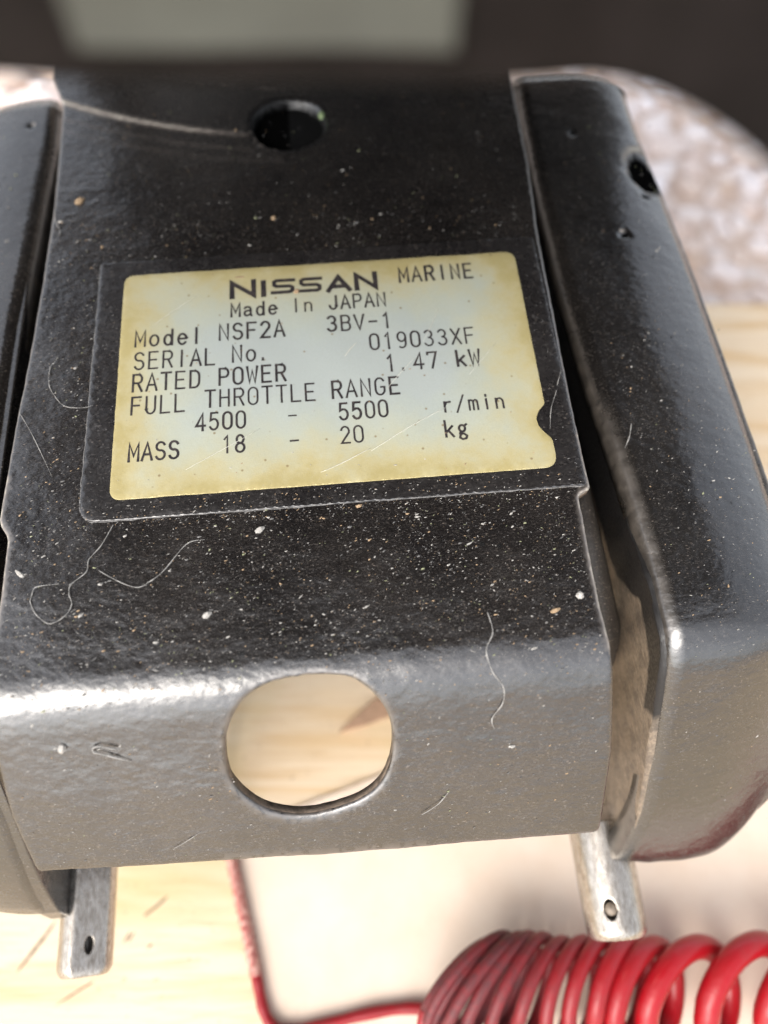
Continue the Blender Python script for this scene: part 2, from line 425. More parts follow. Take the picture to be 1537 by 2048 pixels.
# wooden board the motor lies over
bp = round_poly([(-360, -460), (430, -460), (430, 167.5), (-360, 167.5)], 2)
board = setkind(obj('wooden_board', *prism(bp, -22, 0, 1.2), M['board'], None, False))
for k, (p, w) in enumerate([([(-68.5, -4.5, 0), (-66.5, -1.5, 0), (-64.5, 1.5, 0), (-63, 4, 0)], .35), ([(-46.3, 4.9, 0), (-44.3, 6.3, 0), (-42.2, 8.2, 0)], .3), ([(-60, -9.5, 0), (-55.5, -6.8, 0), (-53.8, -5.8, 0)], .22),
                            ([(-49.5, .3, 0), (-48.4, 2.1, 0)], .25), ([(-47.6, 2.2, 0), (-48.6, .4, 0)], .2), ([(-44.8, -.7, 0), (-43.9, .2, 0)], .2)]):
    q = spline([np.array(a)+np.array([0, 0, -.05]) for a in p], 6); rr = [w*(.35+.65*math.sin(math.pi*(i+.5)/len(q)))*random.uniform(.7, 1.2) for i in range(len(q))]
    V, F = tube(q, rr, 6); V = [(v[0], v[1], v[2]*.35) for v in V]
    obj('scratch', V, F, M['mark'], board)
# pale card lying on the board
A = np.array([-32., 19.1]); ex = np.array([.937, .349]); ey = np.array([.352, -.936])
cp = [A, A+ex*190, A+ex*190+ey*120, A+ey*120]
V, F = prism(resample(round_poly([tuple(p) for p in cp], .6), 4, .04), .05, 1.1, .25)
tag(obj('pale_card', V, F, M['card'], None, False), 'pale cream card sheet lying on the board under the coiled red lanyard', 'card')
# wedge of shade on the board, modelled as a thin brown solid
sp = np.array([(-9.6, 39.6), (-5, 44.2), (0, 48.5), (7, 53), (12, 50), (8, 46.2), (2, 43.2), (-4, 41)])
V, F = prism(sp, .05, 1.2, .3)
tag(obj('shadow_wedge', V, F, M['wedge_shadow'], None, False), 'pointed brown wedge in place of a shadow on the board, seen through the oval hole', 'wedge_shadow')

# ------------------------------------------------------------------ outboard motor (frame of the plate: x right, y up the plate, z out of it; mm)
RP = Matrix(((0.99613311, -0.0876039, 0.00666156), (0.08783814, 0.99149105, -0.09607265), (0.00181146, 0.09628629, 0.99535203)))
motor = bpy.data.objects.new('outboard_motor', None); COL.objects.link(motor); motor.empty_display_size = .02
motor.matrix_world = Matrix.Translation(Vector((-7.99866, 72.17508, 80.91915))*MM) @ RP.to_4x4()
tag(motor, 'black outboard motor clamp bracket with a yellowed nameplate and steel pins', 'outboard motor')
def on(prof, x, y, dz=0.):
    P, Nn = sheet_map(prof, dz)(np.array([[x, y]], float)); return P[0], Nn[0]

# centre plate
pl_out = [(-45.6, 80, 0), (-45.4, 66, .6), (-42.9, 58.4, .8), (-42.2, 34, 0), (-42.5, 19.5, 0), (-43, 6.5, 0), (-43.7, -7, 0), (-44.1, -17.6, 0), (-44.2, -20.8, .6), (-42.8, -23.1, .6), (-42.7, -31, 0), (-43.1, -46, 0),
          (-43.8, -56, 0), (-43.0, -62.7, .8), (-6, -63.9, 0), (32.1, -64.4, 1.2), (32.8, -55, 0), (32.4, -49.5, 0), (32.0, -45, 0), (31.7, -38, 0), (31.9, -28, 0), (32.0, -23.4, .5), (33.8, -22.4, .5), (33.8, -9.9, 0), (34.1, 3, 0), (34.5, 21.3, 0), (35.6, 37.7, 0), (36.0, 53.6, 0), (36.8, 80, 0)]
outer = resample(round_poly(pl_out, 0), .55, .035)
hole_pts = [(-4.8, -44.1), (-9.6, -44.6), (-13.4, -46.6), (-15.7, -49.8), (-16.2, -52.3), (-15.9, -54.5), (-13.5, -57.2), (-9.6, -58.7), (-5.4, -58.9), (-.2, -57.9), (3.1, -55.8), (4.6, -52.1), (4.2, -49.0), (2.2, -46.4), (-.6, -44.6)]
hole = resample(spline(hole_pts, 6, True), .5, .05)
AX, AY, AR = 4.5, 149.0, 101.5     # centre and radius of the rubbed arc (the swivel casting above)
def plate_h(V):
    x, y = V[:, 0], V[:, 1]
    d = np.hypot((x+4.0)/6.2, (y-50.8)/6.0)
    h = -4.5/(1+np.exp((d-.93)*24))                         # round recess
    h += .12*np.exp(-((d-1.05)/.07)**2)
    r = np.hypot(x-AX, y-AY)
    h -= .55/(1+np.exp((r-AR+11.5)*2.2))*(y > 40)          # step by the casting
    h += .10*np.exp(-((r-AR)/.5)**2)*(x < -8)*(y > 40)
    h += .05*np.sin(x*.21+1.3)*np.sin(y*.17)+.03*np.sin(x*.5+y*.33)
    return h
def plate_w(V, d):
    x, y = V[:, 0], V[:, 1]
    r = np.hypot(x-AX, y-AY); nz = rng.uniform(.4, 1.2, len(V))
    w = 2.6*np.exp(-((r-AR)/.42)**2)*np.clip((-9-x)/14, 0, 1)*nz*(y > 40)
    w += .16*np.exp(-((r-AR-3.5)/.5)**2)*nz*(x < -10)*(y > 40)+.10*np.exp(-((r-AR-6)/.6)**2)*nz*(x < -5)*(y > 40)
    w += .5*np.exp(-((r-AR+12.5)/.5)**2)*np.exp(-((x+12)/9)**2)*(nz > .95)
    w += np.where((d < .38) & ((x < -38) | (x > 30)), .55*nz, 0)*(y > -45)
    w += np.exp(-(d/.42)**2)*((x < -38) | (x > 30))*((y > -44) & (y < -14))*nz*1.1  # edge highlight along both plate sides, painted into the colour
    w += .35*np.exp(-(d/.7)**2)*(y < -43)*(abs(x+5.6) < 14)*(nz > .6)
    dd = np.hypot((x+4.0)/6.2, (y-50.8)/6.0)
    w += 1.8*np.exp(-((dd-1.06)/.06)**2)*((x < -6) & (y < 50.5) & (nz > .75))+.22*np.exp(-((dd-1.03)/.06)**2)*((x > -4) & (y > 50))
    w = np.clip(w, 0, 1.7)
    w -= 1.1/(1+np.exp((dd-1.04)*34))*(.7+.3*(x < -4))  # shade inside the recess and on its wall, painted near black
    return w
surf('centre_plate', outer, [hole], sheet_map(PLATE), 1.7, .62, .45, [M['paint'], M['cut']], motor, plate_h, plate_w)
# verdigris spot on the recess rim
P_, N_ = on(PLATE, 1.7, 52.2, .15)
V, F = tube([P_+np.array([-.1, -.7, -.3]), P_+np.array([0, -.3, 0]), P_+np.array([.1, .4, 0]), P_+np.array([0, .8, -.3])], [.2, .5, .5, .2], 8)
obj('corroded_spot', V, F, M['green'], motor)

# brackets
def bracket(name, pts, chips, deep_x, lab):
    outr = resample(round_poly(pts, 0), .8, .04)
    def h(V):
        r = np.zeros(len(V))
        for (cx, cy, rx, ry, dp) in chips:
            d = np.hypot((V[:, 0]-cx)/rx, (V[:, 1]-cy)/ry)*(1+.10*np.sin(V[:, 0]*3.1+V[:, 1]*2.3))
            r += -dp/(1+np.exp((d-1)*16))+.16*np.exp(-((d-1.12)/.10)**2)*(V[:, 1] > cy)
        return r+.06*np.sin(V[:, 0]*.3)*np.sin(V[:, 1]*.2)-np.maximum(np.abs(V[:, 0]+3)-(51 if pts[0][0] > 0 else 46), 0)**2*.018
    def w(V, d):
        q = np.where(d < .4, .3, 0)*rng.uniform(.3, 1.2, len(V))
        q += .10*np.clip((V[:, 1]-58)/6, 0, 1)
        q += .55*np.exp(-((d-.75)/.22)**2)*(np.abs(V[:, 0]+3) < 48)*((V[:, 1] > -43) & (V[:, 1] < -6))*(.7+.3*np.sin(V[:, 1]*1.9)*np.sin(V[:, 1]*.7+1))*np.clip((-V[:, 1]-4)/14, 0, 1)  # highlight on the inner lip, painted as a pale line
        for (cx, cy, rx, ry, dp) in chips:
            dd = np.hypot((V[:, 0]-cx)/rx, (V[:, 1]-cy)/ry)
            q += 2.2*np.exp(-((dd-1.14)/.13)**2)*np.clip((V[:, 1]-cy)/ry*1.4+.35+.3*(V[:, 0]-cx)/rx, 0, 1)*rng.uniform(.5, 1.1, len(V))
        q = np.clip(q, 0, 2)
        for (cx, cy, rx, ry, dp) in chips:
            dd = np.hypot((V[:, 0]-cx)/rx, (V[:, 1]-cy)/ry)*(1+.10*np.sin(V[:, 0]*3.1+V[:, 1]*2.3))
            q -= 1.2/(1+np.exp((dd-.92)*14))
        return q
    o = surf(name, outr, [], sheet_map(BRACK), 4.0, .55, 2.2, M['paint_bracket'], motor, h, w); o['label'] = lab
    return o
bracket('clamp_bracket', [(38.4, 71.8, 1), (57.2, 71.8, 5), (59.4, 63, 3), (59.3, 50.5, 0), (60.4, 36.8, 0), (61.2, 19.9, 0), (61.7, 5, 0), (62.1, -14, 0), (62.2, -40, 0), (63.8, -56, 0), (63.2, -64.5, 1.5), (59.5, -69.3, 2), (55.5, -70.8, 2), (44, -70.6, 0), (38.0, -69.6, .6), (39.8, -63.2, 1), (40.3, -56, 0), (40.4, -44, 0), (40.4, -32, 0), (39.6, -18, 0), (38.4, -4, 0), (37.4, 15, 0), (37.2, 34, 0), (37.6, 55, 0)],
        [(57.4, 39.6, 3.5, 4.9, 1.0), (45.7, 48.3, .55, .7, .5), (49.8, 24.3, .75, .75, .5), (55.6, 33.2, .9, .45, .25)], 39.5, 'black clamp bracket with a chipped dark patch near its edge')
bracket('clamp_bracket', [(-78, 71, 2), (-46.2, 71, 1.5), (-45.0, 63, 0), (-44.8, 53, 0), (-45.4, 40, 0), (-46.0, 22, 0), (-46.4, 13.9, 0), (-46.6, -10, 0), (-46.6, -30, 0), (-46.6, -45, 0), (-46.3, -57, 0), (-46.7, -63.4, 1), (-47.3, -69.3, 1.5), (-60, -69.2, 1), (-78, -68, 3)],
        [(-49.5, 57.5, .5, .6, .4)], -46, 'black clamp bracket lit grey by the sky')
# inner cheeks (walls facing the gap)
def wall(name, x0, x1, poly, mat, er=.25):
    poly = np.array(poly, float)
    V, F = prism(poly, x0, x1, er)
    return obj(name, [(v[2], v[0], v[1]) for v in V], F, mat, motor, False)
yz_front = [(y, float(BRACK(y))-.6) for y in np.arange(66, -70, -2.)]
ck = np.array([(y, z-(2.4 if y > -26 else 2.4-1.8*min(1, (-26-y)/8))+.6*(y > -26)*0) for y, z in yz_front[5:]]+[(-69, -44), (-66, -54), (-62.8, -64), (-55, -62), (56, -60)], float)
RUB = np.array([(-4, -19), (-17.6, -17), (-24, -16.3), (-29.5, -15.4), (-33, -12.0), (-36, -8.6), (-39.6, -8.6), (-43, -9.8), (-46.1, -12.3), (-49.0, -16.2), (-50.5, -13.5), (-54.8, -17.2), (-63.6, -27.5), (-70.6, -39.0), (-70, -70), (-4, -70)], float)
def cheek_map(U): return np.stack([np.full(len(U), 40.0), U[:, 0], U[:, 1]], 1), np.tile(np.array([[-1., 0, 0]]), (len(U), 1))
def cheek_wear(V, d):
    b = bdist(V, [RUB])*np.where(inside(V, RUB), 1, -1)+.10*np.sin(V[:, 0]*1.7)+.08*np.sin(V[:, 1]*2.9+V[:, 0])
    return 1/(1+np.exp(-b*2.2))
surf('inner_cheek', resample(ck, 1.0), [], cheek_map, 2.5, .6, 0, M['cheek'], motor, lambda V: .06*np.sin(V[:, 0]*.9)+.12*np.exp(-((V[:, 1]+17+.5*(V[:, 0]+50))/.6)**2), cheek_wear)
wall('inner_cheek', -49.5, -46.4, yz_front+[(-69, -42), (-66, -46), (-62.5, -54), (-55, -60), (66, -60)], M['paint_bracket'])
# swivel casting under the upper plate, dark
V, F = prism(round_poly([(-46.2, -24), (39.4, -24), (39.4, 85), (-46.2, 85)], 3), -44, -16, 2)
obj('swivel_casting', V, F, M['paint_dark'], motor, False)
# long dark web beside the plate edge, in the gap
V, F = tube(spline([(33.5, 78, -9), (34.2, 20, -9), (34.8, -10, -10), (35.3, -24, -11), (36.4, -31, -14), (38.4, -37, -20), (40.6, -41, -27)], 8), [2.2]*40+[2.2-.2*i for i in range(9)], 12)
obj('side_rib', V, F, M['rib'], motor, True)

# lower cowl and powerhead above
KC = .597; cxy = np.array([1.8, -64.3])
cowl = [(-26.6, 3.4), (-21.6, 2.3), (7.6, -.6), (20.2, -1.2), (27.1, -.9), (31.3, -2.8), (34.9, -6.4), (37.6, -10.5), (39.6, -15.5)]
cowl = [(-72, 110), (-72, -20.5), (-40, -21.6)]+[tuple(cxy+(np.array(p)-cxy)*KC+np.array([0, -.75])) for p in cowl]+[(26.4, -38.5), (30.5, -42), (37, -41), (48, -30), (60, -10), (84, 20), (92, 110)]
V, F = prism(resample(round_poly([(*p, 2.6) for p in cowl], 1), 1.6), 62, 90, 1.4)
obj('lower_cowl', V, F, M['cowl'], motor, True)
V, F = prism(resample(round_poly([(-80, 135, 20), (-80, -18, 14), (-60, -30, 10), (90, -30, 12), (122, -16, 14), (122, 135, 20)], 6), 3), 96, 260, 8)
obj('powerhead_cover', V, F, M['cowl'], motor, True)
V, F = prism(resample(round_poly([(-66, 86, 8), (-66, -12, 8), (56, -12, 8), (56, 86, 8)], 6), 3), 89, 97, .5)
obj('cowl_joint', V, F, M['paint_dark'], motor, True)
V, F = prism(round_poly([(-46, 76, 4), (84, 76, 4), (84, 128, 4), (-46, 128, 4)], 2), 13, 61.8, 1)  # unseen block added to keep sky reflections off the plate
obj('reflection_blocker', V, F, M['paint_dark'], motor, False)
bc = [(-3+46*math.cos(a), 113+48*math.sin(a)) for a in np.linspace(0, 2*math.pi, 90, endpoint=False)]
V, F = prism(np.array(bc), -3, 62, 1.2)
obj('swivel_housing', V, F, M['paint_dark'], motor, True)
a0 = cxy+(np.array([-18.2, 1.96])-cxy)*KC+np.array([0, -.75]); a1 = cxy+(np.array([13.5, -.8])-cxy)*KC+np.array([0, -.75]); dr = (a1-a0)/np.linalg.norm(a1-a0); no = np.array([dr[1], -dr[0]])  # paler grey-green patch on the cowl front
V = []
zs = np.linspace(64.9, 72, 6)
for zz in zs:
    for u in np.linspace(0, 1, 9):
        V.append((*(a0+(a1-a0)*u+no*(.6+.12*math.sin(u*7)+.1*math.sin(zz))), zz))
for zz in zs:
    for u in np.linspace(0, 1, 9): V.append((*(a0+(a1-a0)*u-no*.1), zz))
F = []
for b in (0, 54):
    for i in range(5):
        for k in range(8): F.append((b+i*9+k, b+i*9+k+1, b+(i+1)*9+k+1, b+(i+1)*9+k))
obj('cowl_patch', V, F, M['patch'], motor, True)

# steel pins
def pin(cx, cz, rad, ytop, ybot, flat_ang, flat, hole_th, hole_y, hr, taper, lab):
    def prof(th):
        c = math.cos(th-flat_ang); r = rad
        if flat and c > 0: r = min(r, rad*flat/max(c, 1e-3))
        return r
    L = 2*math.pi*rad
    outer = resample(np.array([(0, ybot), (L, ybot), (L, ytop), (0, ytop)], float), .5)
    u0 = ((hole_th-flat_ang-math.pi) % (2*math.pi))*rad
    hl = np.array([(u0+hr*.9*math.cos(a), hole_y+hr*1.3*math.sin(a)) for a in np.linspace(0, 2*math.pi, 22, endpoint=False)])
    def fm(U):
        P = []; Nn = []
        for u, y in U:
            th = u/rad+flat_ang+math.pi; r = prof(th)
            e = y-ybot; k = 1-(.16*(1-min(e/1.3, 1))**2)-taper*max(0, 1-e/9)**2
            k *= 1+.003*math.sin(th*3+y*.4)
            P.append((cx+math.sin(th)*r*k, y, cz+math.cos(th)*r*k)); Nn.append((math.sin(th), 0, math.cos(th)))
        return np.array(P), np.array(Nn)
    o = surf('steel_pin', outer, [hl], fm, 1.2, .5, .12, M['steel'], motor); o['label'] = lab
    # orientation of the mapped sheet: make normals point outward
    bm = bmesh.new(); bm.from_mesh(o.data); bmesh.ops.remove_doubles(bm, verts=bm.verts, dist=1e-6); bmesh.ops.recalc_face_normals(bm, faces=bm.faces); bm.to_mesh(o.data); bm.free()
    # end cap and the dark pin core seen through the cross hole
    V = []; F = []
    n = 32; yb = ybot+.25
    for k in range(n):
        th = 2*math.pi*k/n; r = prof(th)*(.84-taper)*.97; V.append((cx+math.sin(th)*r, yb, cz+math.cos(th)*r))
    for k in range(n):
        th = 2*math.pi*k/n; r = prof(th)*.80*(.84-taper); V.append((cx+math.sin(th)*r, yb-.25, cz+math.cos(th)*r))
    for k in range(n): k2 = (k+1) % n; F.append((k, k2, n+k2, n+k))
    F.append(tuple(range(n, 2*n)))
    obj('pin_end', V, F, M['steel'], o, True)
    return o
p1 = pin(38.3, -45, 4.8, -62.5, -79.6, 0, 0, R_(-20), -75.2, 1.15, .04, 'steel pin with a plugged cross hole'); 
p2 = pin(-44.7, -45, 4.1, -58, -77.3, R_(26), .80, R_(26), -73.0, .95, .0, 'steel pin with a flat face and an open cross hole')
sn, cs = math.sin(R_(20)), math.cos(R_(20))
V, F = tube([(38.3-2.6*sn, -75.2, -45+2.6*cs), (38.3-4.1*sn, -75.2, -45+4.1*cs), (38.3-4.35*sn, -75.2, -45+4.35*cs)], [.98, .98, .8], 16)
obj('hole_plug', V, F, M['cheek_plain'], p1)
# bushings the pins come out of
for cx, cz, ye in ((38.3, -44, -60.), (-44.7, -44, -60)):
    V, F = tube([(cx, -36, cz-2), (cx, ye+.6, cz-2), (cx, ye, cz-2)], [3.7, 3.7, 3.4], 28)
    obj('pin_bushing', V, F, M['cheek_plain'], motor)

# nameplate sticker: dark film, yellowed foil, print
st = resample(round_poly([(-33.8, 21.9, .6), (33.5, 21.9, .6), (33.3, -22.0, .5), (-33.8, -21.9, 2.8)], 0), .6, .02)
film = surf('nameplate', st, [], sheet_map(PLATE, .16), .14, 1.2, .08, M['film'], motor, lambda V: .05*np.sin(V[:, 0]*.21+1.3)*np.sin(V[:, 1]*.17)+.03*np.sin(V[:, 0]*.5+V[:, 1]*.33))
film['label'] = 'yellowed nameplate sticker with black print'
rim = [(-33.8, 21.6), (-33.8, 10), (-33.85, 0), (-33.8, -10), (-33.85, -18.6), (-33.5, -20.5), (-32.6, -21.6), (-30.8, -21.95), (-20, -21.9), (-8, -21.95), (6, -21.9), (20, -22.0), (33, -22.05)]
q = spline([(*p, .05) for p in rim], 14); q[:, 0] += rng.normal(0, .03, len(q)); q[:, 1] += rng.normal(0, .03, len(q))
V, F = tube(q, [.055+.035*abs(rng.normal()) for _ in q], 5); obj('dusty_rim', V, F, M['rim'], film)
foil_o = round_poly([(-30, 19.05, 1.8), (30, 19.05, 1.8), (29.9, -9.0, .4), (28.9, -10.0, .5), (28.3, -11.2, .5), (28.5, -12.7, .6), (29.3, -13.8, .4), (29.95, -14.6, .4), (30, -19.05, 2.2), (-30, -19.05, 1.8)], 0)
def wav(V): return .05*np.sin(V[:, 0]*.21+1.3)*np.sin(V[:, 1]*.17)+.03*np.sin(V[:, 0]*.5+V[:, 1]*.33)
surf('foil_label', resample(foil_o, .5, .03), [], sheet_map(PLATE, .24), .06, .9, .06, M['foil'], film, wav, None, True)

for k, (x0, y0, x1, y1, w_) in enumerate([(5, -14.5, 16, -8.5, .05), (8, -5, 12.5, .5, .045), (-20, -15.5, -10, -9.5, .04), (14, 3, 17, 9, .04), (-2, -17, 5, -14.2, .05), (20, -3, 24.5, 1.5, .04), (-25, 9.5, -19, 14, .04), (2.5, 1.2, 4.4, 3.8, .07)]):
    q = [(x0+(x1-x0)*t, y0+(y1-y0)*t+.25*math.sin(t*3+k), .30+float(wav(np.array([[x0+(x1-x0)*t, y0+(y1-y0)*t]]))[0])) for t in np.linspace(0, 1, 9)]
    V, F = tube(q, [w_*(.4+.6*math.sin(math.pi*(i+.5)/9)) for i in range(9)], 4); obj('scratch', V, F, M['scr'], film)
# --- stroke font: box 1 wide, 1 high
def arc(cx, cy, rx, ry, a0, a1, n=8): return [(cx+rx*math.cos(R_(a0+(a1-a0)*i/n)), cy+ry*math.sin(R_(a0+(a1-a0)*i/n))) for i in range(n+1)]
O_ = arc(.5, .72, .42, .28, 0, 180, 10)+arc(.5, .28, .42, .28, 180, 360, 10)+[(.92, .72)]
o_ = arc(.5, .34, .40, .34, 0, 360, 16)
G = {
 'A': [[(.02, 0), (.5, 1), (.98, 0)], [(.2, .34), (.8, .34)]],
 'B': [[(.1, 0), (.1, 1), (.55, 1)]+arc(.58, .76, .30, .24, 90, -90)+[(.1, .52)], [(.1, 0), (.55, 0)]+arc(.6, .26, .32, .26, -90, 90)],
 'D': [[(.1, 0), (.1, 1), (.5, 1)]+arc(.5, .66, .42, .34, 90, 0)+arc(.5, .34, .42, .34, 0, -90)+[(.1, 0)]],
 'E': [[(.92, 0), (.1, 0), (.1, 1), (.9, 1)], [(.1, .52), (.78, .52)]],
 'F': [[(.1, 0), (.1, 1), (.92, 1)], [(.1, .52), (.78, .52)]],
 'G': [arc(.5, .70, .42, .30, 25, 180)+arc(.5, .30, .42, .30, 180, 360)+[(.92, .46), (.58, .46)]],
 'H': [[(.1, 0), (.1, 1)], [(.9, 0), (.9, 1)], [(.1, .52), (.9, .52)]],
 'I': [[(.5, 0), (.5, 1)]],
 'J': [[(.82, 1), (.82, .28)]+arc(.46, .28, .36, .28, 0, -180)],
 'L': [[(.1, 1), (.1, 0), (.92, 0)]],
 'M': [[(.05, 0), (.05, 1), (.5, .30), (.95, 1), (.95, 0)]],
 'N': [[(.1, 0), (.1, 1), (.9, 0), (.9, 1)]],
 'O': [O_],
 'P': [[(.1, 0), (.1, 1), (.6, 1)]+arc(.6, .74, .32, .26, 90, -90)+[(.1, .48)]],
 'R': [[(.1, 0), (.1, 1), (.6, 1)]+arc(.6, .75, .32, .25, 90, -90)+[(.1, .5)], [(.55, .5), (.94, 0)]],
 'S': [arc(.5, .755, .40, .245, 20, 265, 10)+arc(.5, .265, .42, .265, 85, -160, 10)],
 'T': [[(.5, 0), (.5, 1)], [(.04, 1), (.96, 1)]],
 'U': [[(.1, 1), (.1, .3)]+arc(.5, .3, .4, .3, 180, 360)+[(.9, 1)]],
 'V': [[(.04, 1), (.5, 0), (.96, 1)]],
 'W': [[(.02, 1), (.24, 0), (.5, .75), (.76, 0), (.98, 1)]],
 'X': [[(.06, 1), (.94, 0)], [(.06, 0), (.94, 1)]],
 'a': [arc(.45, .52, .33, .17, 160, 0, 6)+[(.8, .1), (.9, 0)], [(.78, .42), (.4, .38)]+arc(.4, .2, .28, .19, 90, 270, 6)+[(.78, .14)]],
 'd': [[(.86, 1), (.86, 0)], arc(.48, .33, .36, .33, 0, 360, 14)],
 'e': [[(.12, .36), (.88, .36)]+arc(.5, .36, .38, .31, 0, 180)+arc(.5, .32, .38, .32, 180, 325, 7)],
 'g': [arc(.45, .46, .30, .20, 0, 360, 12), [(.68, .6), (.92, .70)], [(.28, .28), (.20, .16), (.6, .12), (.84, .0), (.74, -.16), (.4, -.2), (.14, -.10), (.2, .04), (.34, .12)]],
 'i': [[(.5, 0), (.5, .66)], [(.5, .84), (.5, .95)]],
 'k': [[(.14, 0), (.14, 1)], [(.84, .64), (.16, .26)], [(.38, .40), (.88, 0)]],
 'l': [[(.5, 0), (.5, 1)]],
 'm': [[(.06, 0), (.06, .66)], [(.06, .52)]+arc(.28, .5, .20, .15, 150, 0, 5)+[(.48, 0)], [(.5, .52)]+arc(.72, .5, .20, .15, 150, 0, 5)+[(.92, 0)]],
 'n': [[(.14, 0), (.14, .66)], [(.14, .46)]+arc(.5, .42, .34, .24, 150, 0, 7)+[(.84, 0)]],
 'o': [o_], 'r': [[(.25, 0), (.25, .66)], [(.25, .40), (.45, .62), (.85, .64)]],
 '0': [O_], '1': [[(.26, .80), (.54, 1), (.54, 0)]],
 '2': [arc(.48, .72, .40, .28, 165, -20, 9)+[(.08, 0), (.92, 0)]],
 '3': [arc(.46, .76, .37, .24, 155, -85, 9), arc(.46, .27, .42, .27, 88, -155, 9)],
 '4': [[(.70, 0), (.70, 1), (.06, .28), (.96, .28)]],
 '5': [[(.86, 1), (.2, 1), (.14, .55)]+arc(.48, .32, .42, .32, 125, -155, 10)],
 '7': [[(.08, .86), (.08, 1), (.92, 1), (.42, 0)]],
 '8': [arc(.5, .76, .34, .24, -90, 270, 14), arc(.5, .26, .42, .26, 90, 450, 14)],
 '9': [arc(.5, .70, .40, .30, 0, 360, 14), [(.9, .70), (.88, .3)]+arc(.5, .26, .38, .26, 0, -130, 6)],
 '-': [[(.15, .48), (.85, .48)]], '.': [[(.30, .0), (.30, .13)]], '/': [[(.1, -.08), (.9, 1.02)]],
}
def ribbon(P, w):
    P = [np.array(p, float) for p in P]; n = len(P); closed = np.linalg.norm(P[0]-P[-1]) < 1e-4
    V = []; F = []
    for i in range(n):
        a = P[i]-P[i-1] if i > 0 else (P[-1]-P[-2] if closed else P[1]-P[0]); b = P[i+1]-P[i] if i < n-1 else (P[1]-P[0] if closed else P[-1]-P[-2])
        a = a/(np.linalg.norm(a)+1e-9); b = b/(np.linalg.norm(b)+1e-9)
        na = np.array([-a[1], a[0]]); nb = np.array([-b[1], b[0]]); m = na+nb; m /= np.linalg.norm(m)+1e-9
        k = min(1/max(m@na, .3), 2.0)
        p = P[i]
        if not closed and i == 0: p = p-b*w*.35
        if not closed and i == n-1: p = p+a*w*.35
        V += [p+m*w*.5*k, p-m*w*.5*k]
    for i in range(n-1): F.append((2*i+1, 2*i+3, 2*i+2, 2*i))
    return V, F
def text(name, segs, parent):
    """segs: (string, x, baseline y, pitch, width, height, stroke)"""
    V = []; F = []; lay = 0
    for s_, x0, y0, pitch, cw, ch, sw in segs:
        x = x0
        for c in s_:
            if c != ' ':
                lw = sw*random.uniform(.95, 1.2)
                for P in G[c]:
                    Q = [(x+px*cw+(0), y0+py*ch) for px, py in P]
                    v, f = ribbon(Q, lw); b = len(V); lay += 1
                    for p in v:
                        pp = np.array([[p[0], p[1]]]); V.append((p[0], p[1], .24+.02+.004*(lay % 4)+float(wav(pp)[0])))
                    F += [tuple(i+b for i in q) for q in f]
            x += pitch
    return obj(name, V, F, M['print'], parent, False)
cw, ch, sw = 1.50, 2.85, .32
text('printed_line', [('MARINE', 11.7, 14.4, 1.98, 1.42, 2.75, .36)], film)
text('printed_line', [('Made', -13.9, 9.9, 1.84, 1.36, 2.45, .30), ('In', -4.9, 9.95, 1.84, 1.36, 2.5, .28), ('JAPAN', .7, 10.05, 1.80, 1.36, 2.5, .30)], film)
text('printed_line', [('Model', -27.8, 5.5, 2.02, cw, 2.8, .31), ('NSF2A', -15.7, 5.75, 2.03, cw, ch, sw), ('3BV-1', .2, 6.0, 2.02, cw, 2.7, sw)], film)
text('printed_line', [('SERIAL', -27.8, 1.55, 2.02, cw, ch, .30), ('No.', -13.8, 1.7, 2.0, cw, ch, .31), ('019033XF', 6.2, 2.25, 2.0, 1.46, 2.75, .28)], film)
text('printed_line', [('RATED', -27.9, -2.2, 2.02, cw, ch, .30), ('POWER', -15.7, -2.1, 2.02, cw, 2.8, sw), ('1.47', 8.2, -1.7, 2.02, cw, 2.75, sw), ('kW', 18.4, -1.7, 2.02, cw, 2.75, .33)], film)
text('printed_line', [('FULL', -27.9, -6.0, 2.02, cw, ch, .29), ('THROTTLE', -17.6, -5.7, 2.0, cw, 2.8, .28), ('RANGE', .2, -5.6, 2.04, cw, 2.8, .30)], film)
text('printed_line', [('4500', -18.8, -9.4, 1.84, 1.36, 2.7, sw), ('-', -6.2, -9.2, 1.8, 1.5, 2.5, .25), ('5500', 1.0, -9.2, 1.84, 1.36, 2.65, sw), ('r/min', 15.5, -9.2, 1.86, 1.36, 2.5, .27)], film)
text('printed_line', [('MASS', -27.8, -13.4, 1.80, 1.40, 2.7, .31), ('18', -15.2, -13.2, 1.80, 1.36, 2.65, .28), ('-', -6.1, -13.2, 1.8, 1.5, 2.5, .25), ('20', 1.0, -12.95, 1.80, 1.36, 2.6, .28), ('kg', 15.3, -13.2, 1.86, 1.40, 2.6, .28)], film)
